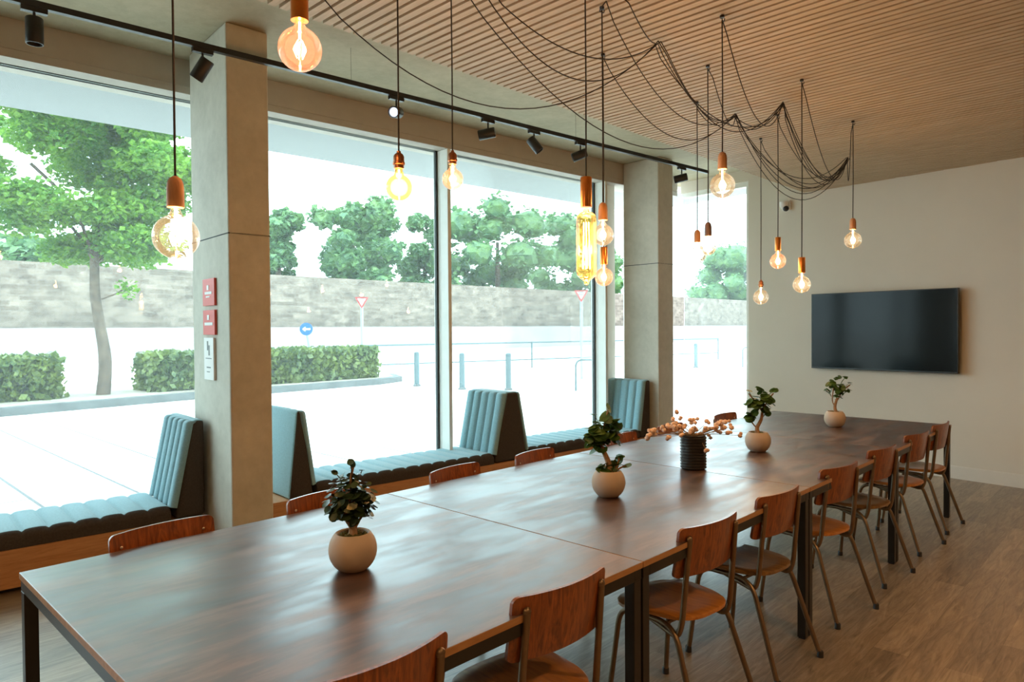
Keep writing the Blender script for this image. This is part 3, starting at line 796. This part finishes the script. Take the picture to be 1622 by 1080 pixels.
# ------------------------------------------------------------------ plants on the table
def leaf(bm, p, n, size, droop=0.2, aspect=0.8):
    """a slightly cupped rounded leaf"""
    n = Vector(n).normalized(); a = n.orthogonal().normalized(); a.rotate(Matrix.Rotation(random.uniform(0, 6.28), 3, n)); b = n.cross(a)
    c = bm.verts.new(Vector(p) - n*size*droop*0.25); ring = []
    for k in range(9):
        t = 2*pi*k/9; rr = size*0.5*(1.0 if k else 1.15)
        ring.append(bm.verts.new(Vector(p) + a*cos(t)*rr + b*sin(t)*rr*aspect + n*size*droop*0.12*cos(2*t)))
    for k in range(9): bm.faces.new((c, ring[k], ring[(k+1) % 9]))
def pot_plant(loc, label, trunk, leaves, leafsize, mat, R=0.0795, stems=(), seed=1, H=0.135, rz=0):
    random.seed(seed)
    t = empty('potted_plant', loc, rz, label, 'pot plant', 'small plants in round clay pots along the table')
    bm = BM(); prof = [(0, 0), (R*.55, 0), (R*.62, .004)]
    c = H*0.5
    for k in range(13):
        a = -1.02 + (1.02+0.74)*k/12; prof.append((R*cos(a*0.98), c + (c/sin(0.98))*sin(a)*0.98))
    prof = [q for q in prof if q[1] >= 0]; top = prof[-1]
    prof += [(top[0]-.004, top[1]+.003), (top[0]-.009, top[1]), (top[0]-.010, top[1]-.02), (0, top[1]-.02)]
    lathe(bm, prof, 36); obj('pot', bm, M_pot, t, True)
    zt = top[1]
    bm = BM(); lathe(bm, [(0, zt-.004), (top[0]*.5, zt-.006), (top[0]-.0105, zt-.012), (top[0]-.0105, zt-.0195), (0, zt-.0195)], 20)
    for _ in range(22):
        a = random.uniform(0, 6.28); rr = (top[0]-.02)*sqrt(random.random()); ball(bm, (rr*cos(a), rr*sin(a), zt-.006), random.uniform(.005, .010), 1)
    obj('soil', bm, M_soil, t, True)
    bm = BM(); pts = smooth_path([(x, y, zt-.01+z) for x, y, z in trunk], 5)
    tube(bm, pts, .01, 8, radii=[0.016*(1-0.5*i/(len(pts)-1)) for i in range(len(pts))])
    for st in stems: tube(bm, smooth_path([(x, y, zt-.01+z) for x, y, z in st], 4), .0045, 6)
    obj('trunk', bm, M_bark, t, True)
    bm = BM()
    for (cx, cy, cz, r, k) in leaves:
        for _ in range(k):
            v = Vector((random.gauss(0, 1), random.gauss(0, 1), random.gauss(0, 1))).normalized()*r*random.uniform(.45, 1.0)
            p = Vector((cx, cy, zt+cz)) + v
            leaf(bm, p, v.normalized()*0.6 + Vector((random.uniform(-.4, .4), random.uniform(-.4, .4), 0.8)), leafsize*random.uniform(.7, 1.2))
            if k <= 3:
                q = Vector((cx*.4, cy*.4, zt+cz*.7)); tube(bm, [q, (q+p)/2+Vector((0, 0, .01)), p], .0016, 5)
    obj('foliage', bm, mat, t, True)
    return t
# offsets below: local x, y are given in the camera-facing frame (x to the right, y away) by turning the plant 43.8 degrees
RZ = radians(43.8)
pot_plant((-1.978, 1.29, 0.75), 'bushy dark-leaved bonsai in a round clay pot on the nearest table', [(0, 0, 0), (.0, 0, .03), (-.02, 0, .07), (.0, .01, .12)],
          [(-.015, 0, .115, .078, 150), (.02, 0, .09, .065, 80), (-.055, 0, .10, .05, 45), (.04, .0, .13, .045, 40), (-.01, 0, .185, .035, 14), (.0, 0, .235, .012, 2), (-.06, 0, .205, .01, 2), (.03, 0, .20, .01, 2)],
          0.031, M_leafd, stems=[[(.005, 0, .02), (.03, 0, .07), (.03, 0, .11)], [(0, 0, .1), (-.005, 0, .18), (.005, 0, .235)]], seed=11, rz=RZ)
pot_plant((-1.943, 2.68, 0.75), 'leaning bonsai with large round leaves in a clay pot, left of the black vase', [(.01, 0, 0), (.0, 0, .05), (-.025, 0, .11), (-.035, 0, .16)],
          [(-.085, 0, .155, .035, 10), (-.06, 0, .20, .035, 10), (-.02, 0, .18, .05, 30), (.03, 0, .21, .035, 9), (-.125, 0, .145, .012, 2), (-.01, 0, .25, .02, 3), (-.07, 0, .265, .006, 1), (-.0, 0, .30, .006, 1), (.02, 0, .16, .035, 12), (-.05, 0, .12, .03, 8), (-.02, 0, .01, .025, 7), (.03, .0, .03, .02, 4), (.09, 0, .02, .006, 1), (.055, 0, .06, .01, 2)],
          0.062, M_leafp, stems=[[(-.035, 0, .15), (-.02, 0, .22), (0, 0, .30)], [(.02, 0, 0), (.045, 0, .04), (.05, 0, .08)], [(.02, 0, 0), (.07, 0, .03), (.09, 0, .025)]], seed=12, rz=RZ)
pot_plant((-1.942, 4.30, 0.75), 'upright leafy bonsai in a clay pot, right of the black vase', [(0, 0, 0), (-.005, 0, .04), (.02, 0, .09), (.03, 0, .15)],
          [(-.03, 0, .19, .045, 24), (.03, 0, .18, .055, 34), (-.05, 0, .10, .03, 12), (.05, 0, .23, .035, 12), (-.06, 0, .26, .012, 2), (0, 0, .27, .02, 4), (.10, 0, .265, .012, 2), (.085, 0, .20, .02, 4), (0, 0, .14, .04, 10), (.07, 0, .13, .015, 2)],
          0.056, M_leafp, stems=[[(0, 0, .03), (-.035, 0, .07), (-.05, 0, .11)], [(.03, 0, .14), (.06, 0, .21), (.10, 0, .26)], [(.03, 0, .14), (-.02, 0, .21), (-.06, 0, .26)]], seed=13, rz=RZ)
pot_plant((-1.964, 5.75, 0.75), 'farthest bonsai in a pale clay pot, in front of the television', [(.01, 0, 0), (.0, 0, .05), (.02, 0, .12)],
          [(-.01, 0, .19, .05, 26), (.05, 0, .18, .05, 24), (-.03, 0, .23, .03, 8), (.02, 0, .26, .03, 7), (.08, 0, .27, .008, 2), (.12, 0, .22, .01, 2), (.11, 0, .16, .02, 3), (-.07, 0, .17, .02, 3), (.02, 0, .11, .035, 10)],
          0.044, M_leafp, stems=[[(.0, 0, .05), (-.02, 0, .1), (-.01, 0, .2)], [(.02, 0, .1), (.07, 0, .18), (.12, 0, .22)]], seed=14, rz=RZ)

# vase with dried flowers
t = empty('ribbed_vase', (-1.972, 3.53, 0.75), RZ, 'black ribbed cylinder vase in the middle of the long table', 'vase')
bm = BM(); prof = [(0, 0), (.062, 0)]
for k in range(11):
    z = .004+.0165*k; prof += [(.066, z+.001), (.0725, z+.004), (.0725, z+.011), (.066, z+.0145)]
prof += [(.068, .19), (.060, .192), (.058, .18), (.056, .02), (0, .02)]
lathe(bm, prof, 40); obj('vase_body', bm, M_vase, t, True)
t2 = empty('dried_flowers', (-1.972, 3.53, 0.775), RZ, 'peach-coloured dried flower sprays spreading from the black vase', 'flowers')
random.seed(21)
bm = BM()
heads = [(-.27, .165), (-.245, .19), (-.235, .175), (-.21, .17), (-.215, .195), (-.17, .205), (-.185, .21), (-.16, .16), (-.12, .23), (-.135, .22), (-.10, .245), (-.085, .265), (-.08, .28), (-.11, .2), (-.09, .18), (-.07, .205), (-.085, .215),
         (-.06, .185), (-.065, .17), (-.04, .2), (-.03, .17), (-.005, .255), (0.0, .245), (.015, .235), (.01, .2), (.03, .2), (.02, .17), (.05, .21), (.085, .235), (.11, .2), (.115, .18), (.105, .15), (.14, .22), (.155, .215), (.15, .185), (.175, .24), (.185, .23), (.20, .205), (.19, .19), (.22, .21), (.25, .165), (.045, .10), (-.02, .155), (.035, .16), (-.05, .16), (.1, .215), (.07, .19), (.165, .2), (-.15, .215), (-.055, .225)]
roots = []
for i, (x, z) in enumerate(heads):
    y = random.uniform(-.10, .10)
    if (x, z) == (.045, .10): y = -.085
    p = Vector((x, y, z)); fork = Vector((x*.35, y*.35, max(.17, z*.8)))
    a = Vector((random.uniform(-.02, .02), random.uniform(-.02, .02), 0.0)); m_ = Vector((x*.12, y*.12, .155))
    tube(bm, smooth_path([a, m_, fork, p], 4), .0014, 5)
    for _ in range(2):
        if _ == 0: fl = BM()
        ball(fl, p + Vector((random.uniform(-.014, .014), random.uniform(-.014, .014), random.uniform(-.013, .013))), random.uniform(.010, .0155), 2, (1, 1, .9), .14)
    obj('flower_head', fl, M_flower, t2)
obj('stems', bm, M_stem, t2, True)

# ------------------------------------------------------------------ television, ceiling camera
t = empty('wall_television', MF @ Vector((1.03, -0.09, 1.49)), 0, 'large black flat-screen television mounted on the white far wall', 'television')
Minv = Matrix.Translation(-Vector(t.location))
bm = BM(); box(bm, .265, 1.785, -.10, -.055, 1.065, 1.925, MF); bm.transform(Minv); obj('casing', bm, M_tvb, t, bevel=0.004)
bm = BM(); box(bm, .275, 1.775, -.1030, -.1005, 1.082, 1.916, MF); bm.transform(Minv); obj('screen', bm, M_tvs, t)
bm = BM(); box(bm, .8, 1.25, -.0545, -.0005, 1.3, 1.7, MF); bm.transform(Minv); obj('wall_bracket', bm, M_black, t)
t = empty('security_camera', MF @ Vector((2.13, -0.03, 2.98)), 0, 'small white dome security camera high on the far wall', 'security camera')
Mi = Matrix.Translation(-Vector(t.location))
bm = BM(); lathe(bm, [(0, -.03), (.035, -.03), (.05, 0), (.05, .05), (0, .05)], 20, (0, 0, 0), Mi @ MF @ Matrix.Translation((2.14, -.075, 3.0)))
box(bm, 2.09, 2.19, -.03, -.0005, 2.96, 3.07, Mi @ MF); obj('housing', bm, M_cam, t, True)
bm = BM(); ball(bm, (0, 0, 0), .036); bm.transform(Mi @ MF @ Matrix.Translation((2.11, -.085, 2.965))); obj('dome_lens', bm, M_tvb, t, True)

# ------------------------------------------------------------------ lighting track and spotlights
TA, TB = Vector((-4.55, -0.4, 3.30)), Vector((-3.85, 7.23, 3.30))
td = (TB-TA).normalized(); tn = Vector((td.y, -td.x, 0))
t = empty('lighting_track', TA, 0, 'long black lighting track hanging under the concrete soffit by the windows', 'lighting track')
def bar(bm, a, b, w, h):
    a, b = Vector(a), Vector(b); dd = (b-a).normalized(); s = Vector((dd.y, -dd.x, 0))*w/2; u = Vector((0, 0, h/2))
    vs = [bm.verts.new(p + x*s + y*u) for p in (a, b) for x, y in ((-1, -1), (1, -1), (1, 1), (-1, 1))]
    for f in ((0, 1, 2, 3), (4, 5, 6, 7), (0, 1, 5, 4), (1, 2, 6, 5), (2, 3, 7, 6), (3, 0, 4, 7)): bm.faces.new([vs[i] for i in f])
bm = BM(); bar(bm, (0, 0, 0), TB-TA, .036, .034); obj('rail', bm, M_black, t)
for k in (0.1, 0.42, 0.72, 0.97):
    bm = BM(); p = (TB-TA)*k; tube(bm, [p+Vector((0, 0, .017)), p+Vector((0, 0, ZC-3.30))], .0012, 6); obj('suspension_wire', bm, M_black, t)
def on_track(d):   # point on the track at distance d along the window wall
    k = (d - TA.dot(d_))/(td.dot(d_)); return TA + td*k
SP = [(0.60, (0, 0, -1), 'leftmost track spotlight, black cylinder pointing straight down', 0),
      (1.46, (-.45, -.35, -.8), 'tilted black track spotlight left of the first column', 0),
      (2.84, (.55, -.75, -.25), 'track spotlight facing the camera with a pale lens', 1),
      (3.72, (-.75, -.55, -.15), 'black track spotlight tilted nearly level above the mullion', 0),
      (4.24, (.45, .35, -.75), 'black track spotlight tipped down to the right', 0),
      (4.83, (-.7, -.6, -.35), 'track spotlight tilted left with its lit lens showing', 1),
      (6.42, (-.8, -.5, -.2), 'last track spotlight, right of the second column', 0)]
for (dd, dirv, lab, lit) in SP:
    p = on_track(dd); t = empty('track_spotlight', p + Vector((0, 0, -.018)), 0, lab, 'spotlight', 'black spotlights on the lighting track')
    bm = BM(); bar(bm, -td*.06+Vector((0, 0, -.014)), td*.06+Vector((0, 0, -.014)), .034, .026); obj('adapter', bm, M_black, t)
    dv = Vector(dirv).normalized(); piv = Vector((0, 0, -.085))
    bm = BM(); tube(bm, [(0, 0, -.028), piv], .007, 8); obj('stem', bm, M_black, t, True)
    Mx = Matrix.Translation(piv + dv*.01 - Vector((0, 0, .03))) @ dv.to_track_quat('Z', 'Y').to_matrix().to_4x4()
    bm = BM(); lathe(bm, [(0, -.07), (.038, -.07), (.042, -.064), (.042, .066), (.040, .07), (.036, .07), (.034, .05), (0, .05)], 24, M=Mx); obj('lamp_head', bm, M_black, t, True)
    bm = BM(); lathe(bm, [(0, .0505), (.0335, .0505), (.0335, .053), (0, .053)], 24, M=Mx); obj('lens', bm, M_lens if lit else M_tvb, t)

# ------------------------------------------------------------------ pendants with draped cords
HZ = 3.115
N1, N2, N3, N4 = Vector((-2.059, 3.314, HZ)), Vector((-2.350, 4.833, HZ)), Vector((-1.997, 4.825, HZ)), Vector((-2.222, 6.838, HZ))
random.seed(33)
def cat(A, B, sag, n=22):
    A = A + Vector((random.uniform(-.014, .014), random.uniform(-.014, .014), -random.uniform(0, .02)))
    B = B + Vector((random.uniform(-.014, .014), random.uniform(-.014, .014), -random.uniform(0, .02)))
    sw = random.uniform(-.03, .03)
    return [A + (B-A)*t + Vector((sw*4*t*(1-t), 0, -4*sag*t*(1-t))) for t in [i/n for i in range(n+1)]]
def j(v): return v*random.uniform(.9, 1.12)
V = Vector
DR = {  # per pendant: hook, drape segments (point, point, sag)
 1: [(-2.883, 1.73, HZ, .04), (N1, .41), (N2, .20), (N4, .40)],
 2: [(-2.394, 2.213, HZ, .04), (N2, .47), (N4, .33)],
 3: [(-2.342, 2.264, HZ, .03), (N1, .30), (N3, .34), (N4, .34)],
 4: [(-2.300, 2.305, HZ, .02), (N1, .18), (N2, .185), (N4, .38)],
 5: [(-1.93, 2.78, HZ, .02), (N1, .06), (N3, .30), (N4, .35)],
 6: [(-1.976, 2.75, HZ, .01), (N2, .27), (N4, .44)],
 7: [(N2, .31), (N3, .14), (N4, .32)],
 8: [(N3, .33), (N4, .37)],
 9: [(N2, .12), (N4, .46)],
 10: [(N2, .175), (N3, .12), (N4, .33)],
 11: [(N4, .30)], 12: [(N4, .30)], 13: [(N4, .37)], 14: [(N4, .28)]}
PN = {  # id: (x, y, globe centre z, globe diameter, holder kind, bulb kind, label, source hook)
 1: (-2.047, .765, 1.813, .125, 'wood', 'clear', 'pendant bulb in a rounded wooden holder in front of the first column, far left'),
 2: (-1.851, 1.047, 2.364, .125, 'copper', 'rose', 'rose-tinted globe pendant with copper tube holder at the top edge'),
 3: (-2.024, 1.53, 2.057, .095, 'vintage', 'amber', 'amber glowing pendant in an aged copper holder left of the mullion'),
 4: (-2.385, 2.105, 2.228, .095, 'vintage', 'rose', 'small pink pendant in an aged copper holder on the mullion'),
 5: (-1.855, 2.405, 1.895, .0, 'copperbig', 'tube', 'pendant with a long ribbed amber tube bulb and copper holder'),
 6: (-2.059, 2.804, 2.008, .105, 'wood', 'clear', 'wooden-holder pendant right beside the long amber tube bulb'),
 7: (-2.404, 3.281, 1.843, .105, 'slim', 'rose', 'slim copper pendant hanging below the others at the second column'),
 8: (-1.680, 3.309, 2.268, .125, 'wood', 'clear', 'large clear globe pendant with wooden holder at the end of the track'),
 9: (-2.443, 4.437, 2.062, .125, 'wood', 'clear', 'left one of two pendants against the narrow far window'),
 10: (-2.059, 3.871, 2.032, .095, 'dark', 'clear', 'pendant with dark wooden holder, right one against the narrow far window'),
 11: (-2.532, 5.666, 1.799, .125, 'vintage', 'clear', 'lowest pendant before the white wall, aged copper holder'),
 12: (-2.161, 5.130, 2.038, .115, 'slim', 'rose', 'pink-tinted pendant with slim copper holder before the white wall'),
 13: (-1.747, 4.516, 1.818, .108, 'slim', 'clear', 'slim copper pendant hanging left of the television top corner'),
 14: (-1.816, 5.702, 2.211, .125, 'wood', 'clear', 'rightmost pendant, wooden holder, above the television')}
def pendant(i):
    x, y, zc, D, hk, bk, lab = PN[i]
    t = empty('pendant_light', (x, y, HZ), 0, lab, 'pendant light', 'filament bulb pendants over the long table')
    hook = Vector((x, y, HZ)); O = -hook
    if bk == 'tube': ztop = zc + .175
    else: ztop = zc + D*.5 + .020
    hh = {'wood': .088, 'dark': .085, 'copper': .125, 'copperbig': .13, 'slim': .10, 'vintage': .062}[hk]
    bm = BM()
    pts = [Vector((x, y, ztop+hh-.002)), Vector((x+.002, y, (ztop+HZ)/2)), Vector((x, y, HZ-.012))]
    tube(bm, [p+O for p in pts], .0033, 6)
    prev = hook + Vector((0, 0, -.006))
    for sgm in DR[i]:
        if len(sgm) == 4: B, sag = Vector(sgm[:3]), sgm[3]
        else: B, sag = sgm
        path = cat(prev, B, j(sag)); path[0] = prev.copy(); tube(bm, [p+O for p in path], .0030, 6); prev = path[-1].copy()
    obj('cord', bm, M_cord, t, True)
    bm = BM(); tube(bm, fillet([(0, 0, .014), (0, 0, -.012), (.012, 0, -.022), (.014, 0, -.006)], .008, 4), .0025, 6); lathe(bm, [(0, .0), (.012, .0), (.012, .012), (0, .012)], 12); obj('ceiling_hook', bm, M_black, t)
    # holder
    bm = BM(); z = ztop; r = {'wood': .0235, 'dark': .0215, 'copper': .025, 'copperbig': .025, 'slim': .0215, 'vintage': .0195}[hk]
    if hk in ('wood', 'dark'):
        prof = [(0, 0), (r*.95, 0), (r, .003), (r*.97, hh*.6), (r*.9, hh*.78), (r*.66, hh*.93), (r*.25, hh), (0, hh)]
    elif hk == 'vintage':
        prof = [(0, 0), (r*.92, 0), (r*.92, .012), (r*1.12, .014), (r*1.12, .022), (r, .024), (r, .042), (r*.8, .05), (r*.4, .056), (r*.4, hh), (0, hh)]
    else:
        prof = [(0, 0), (r, 0), (r, hh-.003), (r*.93, hh), (0, hh)]
    lathe(bm, prof, 24, (0, 0, z-HZ))
    if hk == 'vintage': tube(bm, [(-.026, 0, z-HZ+.018), (.026, 0, z-HZ+.018)], .003, 6)
    obj('lamp_holder', bm, {'wood': M_woodh, 'dark': M_darkh, 'vintage': M_vint}.get(hk, M_copper), t, True)
    # bulb
    bm = BM(); fm = BM()
    if bk == 'tube':
        prof = [(.012, .170), (.013, .158), (.030, .150), (.040, .138), (.0425, .12), (.0425, -.10), (.040, -.118), (.030, -.13), (.014, -.142), (.010, -.155), (0, -.165)]
        rings = []
        lathe(bm, prof, 32)
        for v in bm.verts:
            a = math.atan2(v.co.y, v.co.x); k = 1 + .045*cos(12*a)
            v.co.x *= k; v.co.y *= k; v.co.z += zc-HZ
        for k in range(6):
            a = 2*pi*k/6; tube(fm, [(.012*cos(a), .012*sin(a), zc-HZ+.11), (.018*cos(a+.3), .018*sin(a+.3), zc-HZ-.09)], .0012, 5)
        gm = M_bulby
    else:
        R = D/2; top = ztop - zc
        prof = [(.0125, top), (.0135, top-.010)]
        a0 = math.asin(min(.99, .02/R))
        for k in range(15):
            a = a0 + (pi-a0)*k/14; prof.append((R*sin(a) if k < 14 else 0, R*cos(a)))
        prof = [q for q in prof]
        lathe(bm, prof, 32, (0, 0, zc-HZ))
        for k in range(5):
            a = 2*pi*k/5; q = .30*R
            tube(fm, [(q*.35*cos(a), q*.35*sin(a), zc-HZ+R*.42), (q*cos(a+.25), q*sin(a+.25), zc-HZ), (q*.45*cos(a+.5), q*.45*sin(a+.5), zc-HZ-R*.42)], .0011, 5)
        tube(fm, [(0, 0, zc-HZ+top-.004), (0, 0, zc-HZ+R*.5)], .0035, 6)
        gm = {'clear': M_bulb, 'rose': M_bulbr, 'amber': M_bulby}[bk]
    gl = obj('bulb', bm, gm, t, True)
    obj('filament', fm, M_fil, gl, True)
    l = bpy.data.lights.new('bulb_glow', 'POINT'); l.energy = 3.2; l.color = (1.0, .58, .26); l.shadow_soft_size = .02
    lo = bpy.data.objects.new('bulb_glow', l); COL.objects.link(lo); lo.parent = t; lo.location = (0, 0, zc-HZ)
for i in PN: pendant(i)
